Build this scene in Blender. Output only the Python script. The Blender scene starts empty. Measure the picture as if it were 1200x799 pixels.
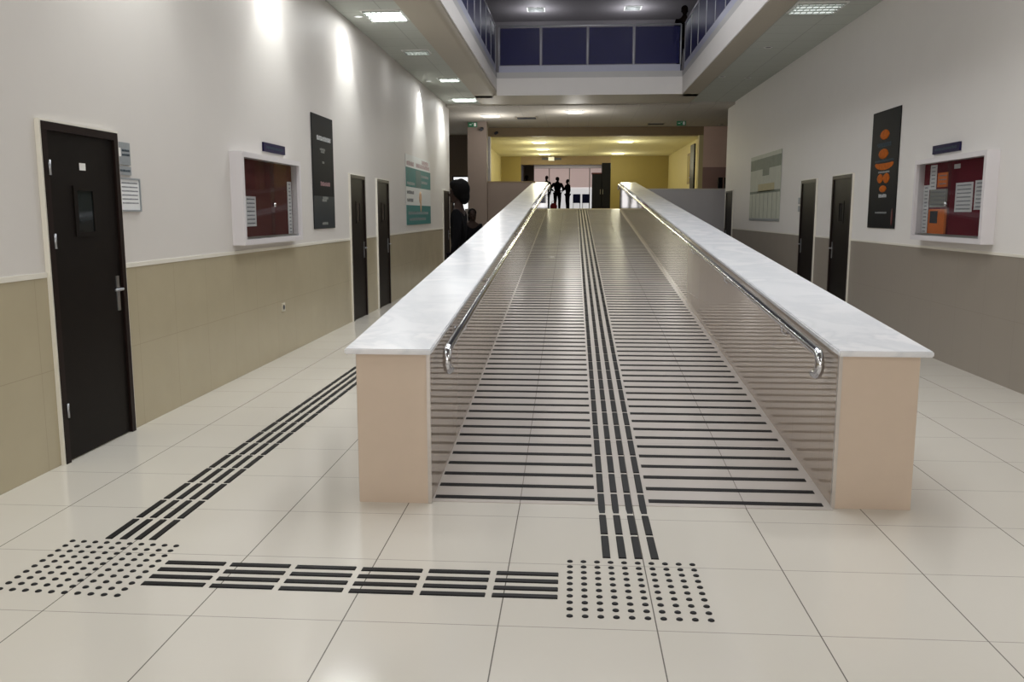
import bpy, bmesh, math, random
from mathutils import Vector, Matrix
random.seed(7)
SC = bpy.context.scene
C = SC.collection
PI = math.pi

# ---------------------------------------------------------------- camera, world, exposure
cam_data = bpy.data.cameras.new('camera')
cam_data.sensor_width = 36.0
cam_data.lens = 36.0 * 1018.08 / 1200.0
cam_data.clip_start, cam_data.clip_end = 0.05, 200
cam = bpy.data.objects.new('camera', cam_data)
C.objects.link(cam)
cam.location = (0, 0, 1.55)
cam.rotation_euler = (PI / 2 - 0.1463, 0, 0.0689)
SC.camera = cam

world = bpy.data.worlds.new('world')
SC.world = world
world.use_nodes = True
world.node_tree.nodes['Background'].inputs[0].default_value = (0.75, 0.82, 1.0, 1)
world.node_tree.nodes['Background'].inputs[1].default_value = 0.12

SC.view_settings.view_transform = 'Standard'
SC.view_settings.look = 'None'
SC.view_settings.gamma = 1.0
SC.view_settings.use_curve_mapping = False
SC.view_settings.exposure = -0.10
SC.cycles.use_denoising = True
SC.cycles.max_bounces = 8
SC.cycles.diffuse_bounces = 4
SC.cycles.caustics_reflective = False
SC.cycles.caustics_refractive = False
SC.cycles.sample_clamp_indirect = 6.0


def area_light(name, loc, rot, sx, sy, power, col=(1, 1, 1), parent=None, spread=PI):
    d = bpy.data.lights.new(name, 'AREA')
    d.shape = 'RECTANGLE'
    d.size, d.size_y, d.energy, d.color, d.spread = sx, sy, power, col, spread
    o = bpy.data.objects.new(name, d)
    o.location, o.rotation_euler = loc, rot
    if parent:
        o.parent = parent
    C.objects.link(o)
    return o


# daylight through the glazed entrance behind the camera, and soft fills added over the upper floor and far hall
DAY = area_light('entrance_daylight', (0.4, -6.6, 2.3), (-PI / 2, 0, PI), 6.4, 3.6, 225, (1.0, 0.93, 0.88))
UPPER = area_light('upper_fill_light', (0.4, 10, 7.6), (0, 0, 0), 5, 10, 540, (0.95, 0.97, 1.0))  # added fill under the upper ceiling, not one of its lamps
HALL = area_light('far_hall_fill_light', (0.4, 32.5, 3.92), (0, 0, 0), 5.5, 8, 40, (1.0, 0.93, 0.62))  # added fill besides the hall's own ceiling lamps
FARDAY = area_light('far_window_daylight', (-0.5, 54.6, 3.1), (-PI / 2, 0, 0), 4.2, 2.4, 25, (1.0, 0.95, 0.95))
SIDE = area_light('side_door_daylight', (-3.8, 29.8, 1.4), (-PI / 2, 0, 0), 0.5, 2.6, 6, (1, 1, 1))


# ---------------------------------------------------------------- materials
def lin(c):
    return tuple(((v / 255) / 12.92 if v / 255 <= 0.04045 else ((v / 255 + 0.055) / 1.055) ** 2.4) for v in c) + (1,)


def pm(name, rgb, rough=0.5, var=0.05, scale=6.0, metal=0.0, spec=0.5, bump=0.0, emit=None, es=0.0, coat=0.0):
    """procedural principled material: the colour varied a little by a noise texture"""
    m = bpy.data.materials.new(name)
    m.use_nodes = True
    nt = m.node_tree
    b = nt.nodes['Principled BSDF']
    tc = nt.nodes.new('ShaderNodeTexCoord')
    nz = nt.nodes.new('ShaderNodeTexNoise')
    nz.inputs['Scale'].default_value = scale
    nz.inputs['Detail'].default_value = 4
    nt.links.new(tc.outputs['Object'], nz.inputs['Vector'])
    mx = nt.nodes.new('ShaderNodeMix')
    mx.data_type = 'RGBA'
    c = lin(rgb)
    mx.inputs[6].default_value = tuple(max(0, v * (1 - var)) for v in c[:3]) + (1,)
    mx.inputs[7].default_value = tuple(min(1, v * (1 + var)) for v in c[:3]) + (1,)
    nt.links.new(nz.outputs['Fac'], mx.inputs[0])
    nt.links.new(mx.outputs[2], b.inputs['Base Color'])
    b.inputs['Roughness'].default_value = rough
    b.inputs['Metallic'].default_value = metal
    b.inputs['Specular IOR Level'].default_value = spec
    b.inputs['Coat Weight'].default_value = coat
    if bump:
        bp = nt.nodes.new('ShaderNodeBump')
        bp.inputs['Strength'].default_value = bump
        bp.inputs['Distance'].default_value = 0.01
        nt.links.new(nz.outputs['Fac'], bp.inputs['Height'])
        nt.links.new(bp.outputs[0], b.inputs['Normal'])
    if emit:
        b.inputs['Emission Color'].default_value = lin(emit)
        b.inputs['Emission Strength'].default_value = es
    return m


def grid_lines(nt, vec, axis, x0, s, w):
    """1 inside a joint of width w repeated every s along an axis"""
    sep = nt.nodes.new('ShaderNodeSeparateXYZ')
    nt.links.new(vec, sep.inputs[0])

    def mth(op, a, b=None):
        n = nt.nodes.new('ShaderNodeMath')
        n.operation = op
        for i, v in enumerate((a, b)):
            if v is None:
                continue
            if isinstance(v, (int, float)):
                n.inputs[i].default_value = v
            else:
                nt.links.new(v, n.inputs[i])
        return n.outputs[0]
    u = mth('FRACT', mth('DIVIDE', mth('SUBTRACT', sep.outputs[axis], x0), s))
    d = mth('ABSOLUTE', mth('SUBTRACT', u, 0.5))
    return mth('GREATER_THAN', d, 0.5 - w / 2 / s), mth


def tiled(name, rgb, joint, rough, axes, var=0.05, scale=2.0, spec=0.5, bump=0.0):
    """glossy tiles with joints; axes = [(axis, offset, size, joint width, joint strength)]"""
    m = pm(name, rgb, rough, var, scale, spec=spec)
    nt = m.node_tree
    b = nt.nodes['Principled BSDF']
    tc = nt.nodes['Texture Coordinate']
    mixn = nt.nodes['Mix']
    tot = None
    for ax, x0, s, w, k in axes:
        g, mth = grid_lines(nt, tc.outputs['Object'], ax, x0, s, w)
        g = mth('MULTIPLY', g, k)
        tot = g if tot is None else mth('MAXIMUM', tot, g)
    mx = nt.nodes.new('ShaderNodeMix')
    mx.data_type = 'RGBA'
    nt.links.new(tot, mx.inputs[0])
    nt.links.new(mixn.outputs[2], mx.inputs[6])
    mx.inputs[7].default_value = lin(joint)
    nt.links.new(mx.outputs[2], b.inputs['Base Color'])
    # slightly uneven polish
    nz = nt.nodes['Noise Texture']
    mr = nt.nodes.new('ShaderNodeMapRange')
    mr.inputs[3].default_value = rough * 0.8
    mr.inputs[4].default_value = rough * 1.25
    nt.links.new(nz.outputs['Fac'], mr.inputs[0])
    nt.links.new(mr.outputs[0], b.inputs['Roughness'])
    return m


def marble(name):
    m = pm(name, (226, 227, 230), 0.26, 0.02, 3.0, spec=0.4)
    nt = m.node_tree
    b = nt.nodes['Principled BSDF']
    tc = nt.nodes['Texture Coordinate']
    nz = nt.nodes.new('ShaderNodeTexNoise')
    nz.inputs['Scale'].default_value = 1.6
    nz.inputs['Detail'].default_value = 9
    nz.inputs['Distortion'].default_value = 1.4
    nt.links.new(tc.outputs['Object'], nz.inputs['Vector'])
    cr = nt.nodes.new('ShaderNodeValToRGB')
    e = cr.color_ramp.elements
    e[0].position, e[0].color = 0.40, lin((232, 232, 234))
    e[1].position, e[1].color = 0.60, lin((226, 227, 230))
    n = e.new(0.5)
    n.color = lin((217, 219, 223))
    nt.links.new(nz.outputs['Fac'], cr.inputs[0])
    nt.links.new(cr.outputs[0], b.inputs['Base Color'])
    return m


def glass(name, tint=(225, 235, 235), alpha=0.12, rough=0.03, spec=0.5):
    """thin pane: mostly see-through, some mirror"""
    m = bpy.data.materials.new(name)
    m.use_nodes = True
    nt = m.node_tree
    out = nt.nodes['Material Output']
    b = nt.nodes['Principled BSDF']
    b.inputs['Base Color'].default_value = lin(tint)
    b.inputs['Roughness'].default_value = rough
    b.inputs['Specular IOR Level'].default_value = spec
    tr = nt.nodes.new('ShaderNodeBsdfTransparent')
    nz = nt.nodes.new('ShaderNodeTexNoise')
    nz.inputs['Scale'].default_value = 1.5
    mr = nt.nodes.new('ShaderNodeMapRange')
    mr.inputs[3].default_value, mr.inputs[4].default_value = alpha * 0.8, alpha * 1.2
    nt.links.new(nz.outputs['Fac'], mr.inputs[0])
    mx = nt.nodes.new('ShaderNodeMixShader')
    nt.links.new(mr.outputs[0], mx.inputs[0])
    nt.links.new(tr.outputs[0], mx.inputs[1])
    nt.links.new(b.outputs[0], mx.inputs[2])
    nt.links.new(mx.outputs[0], out.inputs[0])
    return m


M = dict(
    floor=tiled('floor_porcelain', (208, 203, 193), (84, 78, 72), 0.13,
                [(0, -0.267, 0.6, 0.0050, 0.85), (1, 3.0944, 0.6, 0.0045, 0.55)], 0.035, 1.3),
    ramp=tiled('ramp_porcelain', (186, 179, 172), (90, 84, 78), 0.24,
               [(0, -0.267, 0.6, 0.005, 0.6), (1, 3.0944, 0.6, 0.004, 0.3)], 0.035, 1.3),
    wall=pm('white_wall_paint', (214, 210, 205), 0.55, 0.02, 3.0, spec=0.3, bump=0.03),
    wall2=pm('brightened_wall_paint', (229, 226, 222), 0.55, 0.02, 3.0, spec=0.3, bump=0.03),  # left wall's paint lightened so the dimmer right wall renders brighter
    wains=tiled('beige_wainscot_tile', (178, 168, 142), (150, 140, 118), 0.22,
                [(1, 0.1, 0.6, 0.004, 0.6), (2, 0.0, 0.6, 0.004, 0.6)], 0.06, 3.0),
    wainsR=tiled('grey_beige_wainscot_tile', (150, 142, 131), (128, 121, 110), 0.34,
                 [(1, 0.1, 0.6, 0.004, 0.6), (2, 0.0, 0.6, 0.004, 0.6)], 0.06, 3.0),
    cap=pm('pale_cap_strip', (228, 224, 212), 0.35, 0.03),
    parapet=tiled('parapet_tile', (166, 152, 138), (140, 126, 112), 0.035,
                  [(1, 4.47, 0.6, 0.004, 0.5), (2, 0.02, 0.6, 0.003, 0.3)], 0.03, 3.0),
    pillar=pm('pinkish_beige_tile', (202, 184, 166), 0.3, 0.04, 9.0),
    chrome_trim=pm('satin_edge_trim', (190, 184, 178), 0.3, 0.03, metal=0.7),
    marble=marble('white_marble'),
    black=pm('black_rubber', (18, 17, 18), 0.5, 0.15, 40.0, spec=0.2),
    tape=pm('black_grit_tape', (22, 20, 20), 0.5, 0.2, 120.0, spec=0.12),
    steel=pm('polished_steel', (205, 206, 210), 0.12, 0.03, metal=1.0),
    bsteel=pm('brushed_steel', (176, 178, 182), 0.32, 0.05, 60.0, metal=1.0),
    satin=pm('satin_steel', (206, 208, 214), 0.35, 0.04, 60.0, metal=0.35),
    door=pm('dark_wenge_door', (24, 20, 18), 0.42, 0.18, 14.0, spec=0.10),
    doorframe=pm('dark_brown_frame', (32, 22, 20), 0.38, 0.15, 14.0, spec=0.15),
    blackglass=pm('dark_glass', (20, 26, 28), 0.05, 0.05),
    white=pm('white_enamel', (232, 232, 228), 0.35, 0.02),
    cream=pm('ivory_aluminium', (226, 222, 208), 0.4, 0.03),
    lav=pm('white_lacquer', (214, 210, 212), 0.4, 0.02),
    paper=pm('white_paper', (226, 228, 228), 0.8, 0.04, 20.0),
    gpaper=pm('grey_newsprint', (150, 152, 146), 0.8, 0.35, 40.0),
    orange=pm('orange_print', (226, 120, 50), 0.7, 0.15, 12.0),
    faded=pm('faded_print', (150, 152, 158), 0.8, 0.1),
    ink=pm('dark_ink', (58, 60, 66), 0.8, 0.1),
    felt=pm('maroon_felt', (108, 36, 48), 0.95, 0.12, 60.0, spec=0.1),
    feltL=pm('dark_maroon_felt', (94, 48, 46), 0.95, 0.12, 60.0, spec=0.1),
    navy=pm('navy_plate', (30, 24, 60), 0.5, 0.1, spec=0.1),
    glass=glass('clear_glass', (30, 36, 36), 0.16, 0.02),
    blueglass=glass('blue_film_glass', (17, 19, 86), 0.74, 0.4, 0.2),
    silver=pm('silver_plate', (158, 164, 168), 0.4, 0.08, 30.0, metal=0.3),
    tile_ceiling=tiled('mineral_ceiling_tile', (196, 200, 192), (150, 152, 146), 0.8,
                       [(0, -3.16, 0.6, 0.012, 0.6), (1, 0.05, 0.6, 0.012, 0.6)], 0.04, 30.0, spec=0.2),
    back_ceiling=tiled('grey_ceiling_tile', (196, 191, 182), (160, 157, 150), 0.8,
                       [(0, -3.16, 0.6, 0.012, 0.5), (1, 0.05, 0.6, 0.012, 0.5)], 0.05, 20.0, spec=0.2),
    soffit=pm('taupe_soffit_paint', (184, 176, 160), 0.6, 0.03, 3.0, spec=0.3),
    fascia=pm('white_fascia_paint', (234, 230, 226), 0.5, 0.03, 3.0, spec=0.3),
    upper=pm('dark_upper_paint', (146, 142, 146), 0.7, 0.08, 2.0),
    upfloor=pm('upper_floor_tile', (190, 188, 186), 0.4, 0.05, 2.0),
    kick=pm('grey_blue_kick_plate', (178, 180, 198), 0.4, 0.04),
    tube=pm('lamp_tube', (255, 255, 255), 0.4, 0.0, emit=(244, 255, 250), es=14.0),
    tube_dim=pm('dim_lamp_tube', (235, 238, 236), 0.4, 0.0, emit=(244, 250, 248), es=1.1),
    tube_faint=pm('faint_lamp_tube', (170, 172, 174), 0.4, 0.0, emit=(244, 250, 248), es=0.12),
    tube_warm=pm('warm_lamp_tube', (255, 255, 240), 0.4, 0.0, emit=(255, 252, 214), es=3.0),
    reflector=pm('lamp_reflector', (206, 212, 206), 0.25, 0.03, metal=0.4),
    olive=pm('olive_yellow_paint', (150, 134, 74), 0.6, 0.06, 1.5),
    hallcream=pm('cream_yellow_paint', (206, 194, 142), 0.6, 0.04, 1.5),
    hallceil=tiled('pale_yellow_ceiling', (222, 216, 176), (196, 190, 150), 0.8,
                   [(0, 0.0, 0.6, 0.012, 0.5), (1, 0.0, 0.6, 0.012, 0.5)], 0.05, 6.0),
    brownwall=pm('brown_taupe_paint', (134, 119, 108), 0.6, 0.06, 1.5),
    pink=tiled('pink_stone_tile', (226, 196, 178), (206, 178, 160), 0.5,
               [(0, 0.0, 0.6, 0.006, 0.5), (2, 0.0, 0.3, 0.006, 0.5)], 0.05, 3.0),
    pinkdark=pm('rose_brown_stone', (160, 128, 118), 0.45, 0.06, 3.0),
    header=pm('brown_header_paint', (136, 116, 84), 0.6, 0.05, 2.0),
    grey=pm('light_grey_paint', (214, 212, 213), 0.6, 0.04, 2.0),
    blind=pm('bright_roller_blind', (226, 206, 200), 0.7, 0.03, 5.0, emit=(228, 204, 198), es=0.4),
    farpane=pm('far_daylit_pane', (220, 222, 222), 0.3, 0.01, emit=(240, 240, 240), es=0.6),
    daywin=pm('daylit_pane', (240, 242, 240), 0.3, 0.01, emit=(248, 250, 250), es=1.3),
    cloth=pm('black_cloth', (9, 9, 11), 0.9, 0.2, 30.0, spec=0.08),
    cloth2=pm('charcoal_cloth', (15, 14, 18), 0.9, 0.2, 30.0, spec=0.08),
    maroon=pm('maroon_cloth', (66, 22, 26), 0.85, 0.2, 30.0, spec=0.2),
    jean=pm('dark_denim', (28, 32, 50), 0.85, 0.2, 40.0, spec=0.2),
    hair=pm('black_hair', (6, 5, 5), 0.8, 0.3, 50.0, spec=0.08, bump=0.5),  # black hair, deepened further to put backlit shade into its colour
    skin=pm('silhouette_skin', (40, 28, 23), 0.6, 0.06, 8.0, spec=0.12),  # backlit shade put into the skin colour for dark silhouettes
    eye=pm('dark_eye', (16, 12, 12), 0.2, 0.1),
    red=pm('red_nylon', (190, 40, 56), 0.6, 0.1),
    seatblue=pm('blue_plastic', (60, 74, 150), 0.4, 0.06),
    blackpaint=pm('black_laminate', (11, 10, 11), 0.4, 0.2, 20.0, spec=0.15),
    redtrim=pm('dark_red_trim', (90, 26, 26), 0.5, 0.1),
    teal=pm('teal_print', (22, 112, 110), 0.6, 0.14, 9.0),
    tealdark=pm('dark_teal_print', (18, 84, 88), 0.5, 0.14, 9.0),
    poster=pm('white_poster', (214, 216, 214), 0.5, 0.03, 9.0),
    tan=pm('tan_print', (196, 160, 126), 0.6, 0.1),
    bannerblk=pm('black_vinyl', (17, 19, 24), 0.5, 0.15, 6.0, spec=0.06),
    bannergrey=pm('slate_vinyl', (40, 47, 53), 0.4, 0.15, 6.0, spec=0.15),
    glow=pm('orange_vinyl', (180, 92, 20), 0.6, 0.65, 22.0, spec=0.08),
    pinkprint=pm('pink_print', (176, 140, 142), 0.6, 0.1),
    slateprint=pm('slate_blue_print', (54, 72, 84), 0.6, 0.25, 25.0),
    gprint=pm('dark_green_print', (112, 122, 108), 0.6, 0.35, 6.0),
    gprint2=pm('pale_sage_print', (186, 190, 176), 0.6, 0.14, 6.0),
    sand=pm('sand_print', (176, 168, 128), 0.6, 0.18, 9.0),
    green=pm('green_exit', (24, 96, 62), 0.5, 0.1, emit=(30, 120, 80), es=0.08),
    socket=pm('ivory_plastic', (206, 200, 182), 0.4, 0.03),
)


# ---------------------------------------------------------------- mesh helpers
class MB:
    def __init__(s):
        s.bm = bmesh.new()

    def box(s, x0, x1, y0, y1, z0, z1, bev=0.0):
        m = bmesh.ops.create_cube(s.bm, size=1.0)
        vs = m['verts']
        for v in vs:
            v.co = Vector((x0 + (v.co.x + .5) * (x1 - x0), y0 + (v.co.y + .5) * (y1 - y0), z0 + (v.co.z + .5) * (z1 - z0)))
        if bev:
            es = list({e for v in vs for e in v.link_edges})
            bmesh.ops.bevel(s.bm, geom=es, offset=bev, segments=2, affect='EDGES', profile=0.5)
        return s

    def prism(s, pts, axis, a, b):
        """extrude a polygon (two coordinates) along an axis from a to b"""
        def co(p, t):
            l = list(p)
            l.insert(axis, t)
            return Vector(l)
        lo = [s.bm.verts.new(co(p, a)) for p in pts]
        hi = [s.bm.verts.new(co(p, b)) for p in pts]
        n = len(pts)
        s.bm.faces.new(lo[::-1])
        s.bm.faces.new(hi)
        for i in range(n):
            s.bm.faces.new((lo[i], lo[(i + 1) % n], hi[(i + 1) % n], hi[i]))
        return s

    def tube(s, path, r, seg=10, cap=True, ref=(0, 0, 1)):
        path = [Vector(p) for p in path]
        rings = []
        ref = Vector(ref)
        for i, p in enumerate(path):
            d = (path[min(i + 1, len(path) - 1)] - path[max(i - 1, 0)]).normalized()
            u = d.cross(ref)
            if u.length < 1e-3:
                u = d.cross(Vector((1, 0, 0)))
            u.normalize()
            if rings and u.dot(lastu) < 0:
                u = -u
            lastu = u
            w = d.cross(u)
            rr = r[i] if isinstance(r, (list, tuple)) else r
            rings.append([s.bm.verts.new(p + u * math.cos(2 * PI * k / seg) * rr + w * math.sin(2 * PI * k / seg) * rr) for k in range(seg)])
        for a, b in zip(rings, rings[1:]):
            for k in range(seg):
                s.bm.faces.new((a[k], a[(k + 1) % seg], b[(k + 1) % seg], b[k]))
        if cap:
            s.bm.faces.new(rings[0][::-1])
            s.bm.faces.new(rings[-1])
        return s

    def ell(s, c, r, sub=2, rot=None):
        g = bmesh.ops.create_icosphere(s.bm, subdivisions=sub, radius=1.0)
        for v in g['verts']:
            p = Vector((v.co.x * r[0], v.co.y * r[1], v.co.z * r[2]))
            if rot:
                p = rot @ p
            v.co = p + Vector(c)
        return s

    def disc(s, c, n, r0, r1, h, seg=16):
        """frustum from c along n"""
        n = Vector(n)
        return s.tube([Vector(c), Vector(c) + n * h], [r0, r1], seg)

    def build(s, name, mat, parent=None, smooth=False, at=None):
        bmesh.ops.recalc_face_normals(s.bm, faces=s.bm.faces)
        off = Vector(at) if at is not None else Vector((0, 0, 0))
        p = parent
        while p is not None:
            off = off + p.location
            p = p.parent
        bmesh.ops.translate(s.bm, verts=s.bm.verts, vec=-off)
        me = bpy.data.meshes.new(name)
        s.bm.to_mesh(me)
        s.bm.free()
        me.materials.append(M[mat] if isinstance(mat, str) else mat)
        if smooth:
            for f in me.polygons:
                f.use_smooth = True
        o = bpy.data.objects.new(name, me)
        if at is not None:
            o.location = at
        if parent:
            o.parent = parent
        C.objects.link(o)
        return o


def box(name, mat, x0, x1, y0, y1, z0, z1, parent=None, bev=0.0, at=None):
    return MB().box(x0, x1, y0, y1, z0, z1, bev).build(name, mat, parent, at=at)


def tag(o, label, cat, group=None, kind=None):
    o['label'] = label
    o['category'] = cat
    if group:
        o['group'] = group
    if kind:
        o['kind'] = kind
    return o


def thing(name, loc, label, cat, group=None, kind=None):
    o = bpy.data.objects.new(name, None)
    o.empty_display_size = 0.1
    o.location = loc
    C.objects.link(o)
    return tag(o, label, cat, group, kind)


def S(o, label, cat):
    return tag(o, label, cat, kind='structure')


def nth(n):
    return '%d%s' % (n, 'th' if 10 <= n % 100 <= 20 else {1: 'st', 2: 'nd', 3: 'rd'}.get(n % 10, 'th'))


XL, XR = -3.16, 3.905
RK = 1.67 / 21.5                                    # ramp gradient


def rz(y):
    return RK * (y - 4.5)


def cz(y):
    return 0.85 + 0.0735 * (y - 4.5)


# ---------------------------------------------------------------- the setting
S(box('floor', 'floor', -9, 9, -7, 31, -0.2, 0), 'pale glossy square-tiled porcelain floor of the hall', 'floor')

wl = S(box('wall_left', 'wall', XL - 0.25, XL, -7, 22.5, 0, 4.7), 'white painted wall along the left of the hall', 'wall')
box('wainscot', 'wains', XL - 0.02, XL + 0.006, -7, 22.5, 0, 1.165, wl)['label'] = 'beige tiled lower half of the left wall'
box('wainscot_cap', 'cap', XL - 0.02, XL + 0.012, -7, 22.505, 1.165, 1.195, wl)
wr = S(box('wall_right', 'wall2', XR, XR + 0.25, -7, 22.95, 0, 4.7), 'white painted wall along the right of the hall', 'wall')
box('wainscot', 'wainsR', XR - 0.006, XR + 0.02, -7, 22.95, 0, 1.165, wr)['label'] = 'grey beige tiled lower half of the right wall'
box('wainscot_cap', 'cap', XR - 0.012, XR + 0.02, -7, 22.955, 1.165, 1.19, wr)
wf = MB()
wf.box(XL, -2.9, -7.2, -7, 0, 4.7).box(3.65, XR, -7.2, -7, 0, 4.7).box(-2.9, 3.65, -7.2, -7, 4.15, 4.7)
S(wf.build('wall_entrance', 'wall'), 'white wall around the glazed entrance behind the viewer', 'wall')
wn = S(box('window_1', 'glass', -2.9, 3.65, -7.12, -7.1, 0, 4.15), 'glazed entrance front behind the viewer', 'window')
fm = MB()
for x in (-2.9, -1.3, 0.35, 2.0, 3.59):
    fm.box(x, x + 0.06, -7.16, -7.06, 0, 4.15)
fm.box(-2.9, 3.65, -7.16, -7.06, 2.4, 2.46)
fm.build('window_frame', 'bsteel', wn)

# ceilings of the ground floor and the opening to the upper floor
OX0, OX1, OY1 = -1.75, 2.42, 20.3                   # edges of the opening
S(box('ceiling', 'tile_ceiling', XL, -2.27, -7, 22.0, 4.22, 4.3), 'tiled ceiling strip beside the left wall', 'ceiling')
S(box('ceiling.001', 'tile_ceiling', 2.8, XR, -7, 22.0, 4.22, 4.3), 'tiled ceiling strip beside the right wall', 'ceiling')
S(box('ceiling.002', 'back_ceiling', -9.2, 9.2, 22.0, 30.2, 4.16, 4.3), 'grey tiled ceiling behind the opening to the upper floor', 'ceiling')


def rounded(x0, x1, r, side):
    """soffit profile in x/z with a rounded lower edge on the opening's side"""
    z0, z1 = 4.19, 4.57
    arc = [(r - r * math.cos(a), r - r * math.sin(a)) for a in [PI / 2 * k / 6 for k in range(7)]]
    if side > 0:
        return [(x0, z1), (x0, z0)] + [(x1 - dx, z0 + dz) for dx, dz in arc[::-1]] + [(x1, z1)]
    return [(x1, z1), (x1, z0)] + [(x0 + dx, z0 + dz) for dx, dz in arc[::-1]] + [(x0, z1)]


R_ = 0.09
bl = S(MB().prism(rounded(-2.27, OX0 - 0.02, R_, 1), 1, -7, OY1 + 0.4).build('beam_left', 'soffit'), 'taupe soffit beam along the left edge of the opening', 'beam')
box('fascia', 'fascia', OX0 - 0.02, OX0, -7, OY1, 4.30, 4.57, bl)['label'] = 'white fascia facing the opening'
br = S(MB().prism(rounded(OX1 + 0.02, 2.8, 0.02, -1), 1, -7, OY1 + 0.4).build('beam_right', 'soffit'), 'taupe soffit beam along the right edge of the opening', 'beam')
box('fascia', 'fascia', OX1, OX1 + 0.02, -7, OY1, 4.19, 4.57, br)['label'] = 'white fascia facing the opening'
bk = S(box('beam_back', 'soffit', -2.27, 2.8, OY1 + 0.02, 22.0, 4.19, 4.57), 'taupe soffit beam across the back of the opening', 'beam')
box('fascia', 'fascia', OX0, OX1, OY1, OY1 + 0.02, 4.19, 4.57, bk)['label'] = 'white fascia facing the opening'
up = MB()
up.box(-9, OX0 - 0.01, -7, 30, 4.572, 4.7).box(OX1 + 0.01, 9, -7, 30, 4.572, 4.7).box(OX0, OX1, OY1 + 0.01, 30, 4.572, 4.7)
S(up.build('floor.001', 'upfloor'), 'upper floor slab around the opening', 'floor')
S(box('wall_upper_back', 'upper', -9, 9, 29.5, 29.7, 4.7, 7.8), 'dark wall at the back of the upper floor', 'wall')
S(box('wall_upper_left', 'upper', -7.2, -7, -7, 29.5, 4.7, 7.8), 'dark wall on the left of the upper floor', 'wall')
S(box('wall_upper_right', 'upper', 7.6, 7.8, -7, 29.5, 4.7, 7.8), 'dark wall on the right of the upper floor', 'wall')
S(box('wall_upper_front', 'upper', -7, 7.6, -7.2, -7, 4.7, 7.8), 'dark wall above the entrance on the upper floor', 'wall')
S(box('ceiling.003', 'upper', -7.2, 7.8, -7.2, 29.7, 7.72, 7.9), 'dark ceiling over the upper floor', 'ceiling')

# ramp, its landing and parapets
ramp = tag(MB().prism([(4.5, 0.0), (4.5, 0.004), (26.0, 1.674), (26.0, 0.0)], 0, -0.745, 1.385).build('ramp', 'ramp'),
           'long tiled access ramp rising between two low walls', 'ramp', kind='structure')
land = S(box('landing', 'ramp', -3.2, 5.3, 26.0, 55, 1.3, 1.674), 'raised landing floor at the top of the ramp', 'floor')
box('nosing', 'hallcream', -0.745, 1.385, 25.97, 26.05, 1.655, 1.68, land)
lw = MB()
lw.box(-3.2, 5.3, 26.05, 26.2, 0, 1.3)
S(lw.build('wall_landing', 'brownwall'), 'retaining wall under the raised landing', 'wall')


def parapet(side):
    if side == 'left':
        xo, xi, yf, lab = -1.14, -0.745, 4.47, 'left tiled low wall of the ramp with sloping white marble coping'
    else:
        xo, xi, yf, lab = 1.795, 1.385, 4.535, 'right tiled low wall of the ramp with sloping white marble coping'
    sg = 1 if xi > xo else -1
    t = thing('parapet_wall', ((xo + xi) / 2, yf, 0), lab, 'low wall', 'low walls flanking the ramp', kind='structure')
    top = lambda y: cz(y) - 0.03
    x0, x1 = min(xo, xi), max(xo, xi)
    MB().prism([(yf + 0.012, 0), (yf + 0.012, top(yf)), (26.2, top(26.2)), (26.2, 0)], 0, x0, x1).build('body', 'parapet', t)
    e = box('end_panel', 'pillar', x0 + 0.004, x1 - 0.004, yf, yf + 0.012, 0.0, top(yf), t)
    e['label'] = 'pinkish beige tile on the end of the low wall'
    MB().box(xi - 0.016 if sg > 0 else xi - 0.003, xi + 0.003 if sg > 0 else xi + 0.016, yf - 0.003, yf + 0.016, 0, top(yf)).build('edge_trim', 'chrome_trim', t)
    a, b = xo - sg * 0.05, xi + sg * 0.015
    ya = yf - 0.035
    c = MB().prism([(ya, top(ya)), (ya, cz(ya)), (26.2, cz(26.2)), (26.2, top(26.2))], 0, min(a, b), max(a, b))
    es = [ed for ed in c.bm.edges]
    bmesh.ops.bevel(c.bm, geom=es, offset=0.006, segments=2, affect='EDGES')
    c.build('coping', 'marble', t)['label'] = 'white marble coping slab'
    return xi


for side in ('left', 'right'):
    xi = parapet(side)
    sg = 1 if side == 'left' else -1
    xr_ = xi + sg * 0.07
    h = thing('handrail', (xr_, 4.62, 0), 'polished steel handrail on the %s low wall of the ramp' % side, 'handrail', 'ramp handrails')
    dz = -0.05
    y0, y1 = 4.70, 25.6
    zr = cz(y0) + dz
    path = [(xr_, y0 + 0.04, zr - 0.124), (xr_, y0 + 0.015, zr - 0.124)]
    for k in range(11):                               # U-bend under the rail's lower end
        a = PI * k / 10
        path.append((xr_, y0 - 0.062 * math.sin(a), zr - 0.062 - 0.062 * math.cos(a)))
    for k in range(1, 40):
        y = y0 + 0.06 + (y1 - y0) * k / 39
        path.append((xr_, y, cz(y) + dz))
    path += [(xr_, y1 + 0.10, cz(y1 + 0.05) + dz - 0.02), (xr_, y1 + 0.13, cz(y1) + dz - 0.08), (xr_, y1 + 0.08, cz(y1) + dz - 0.13)]
    MB().tube(path, 0.024, 14, True, (1, 0, 0)).build('rail', 'steel', h, True)
    yb = 5.5
    while yb < 25.5:
        z = cz(yb) + dz
        MB().tube([(xi, yb, z - 0.07), (xi + sg * 0.05, yb, z - 0.07), (xr_, yb, z - 0.055), (xr_, yb, z - 0.018)], 0.008, 8).disc((xi, yb, z - 0.07), (sg, 0, 0), 0.03, 0.028, 0.006, 14).build('bracket', 'steel', h, True)
        yb += 2.1

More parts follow.
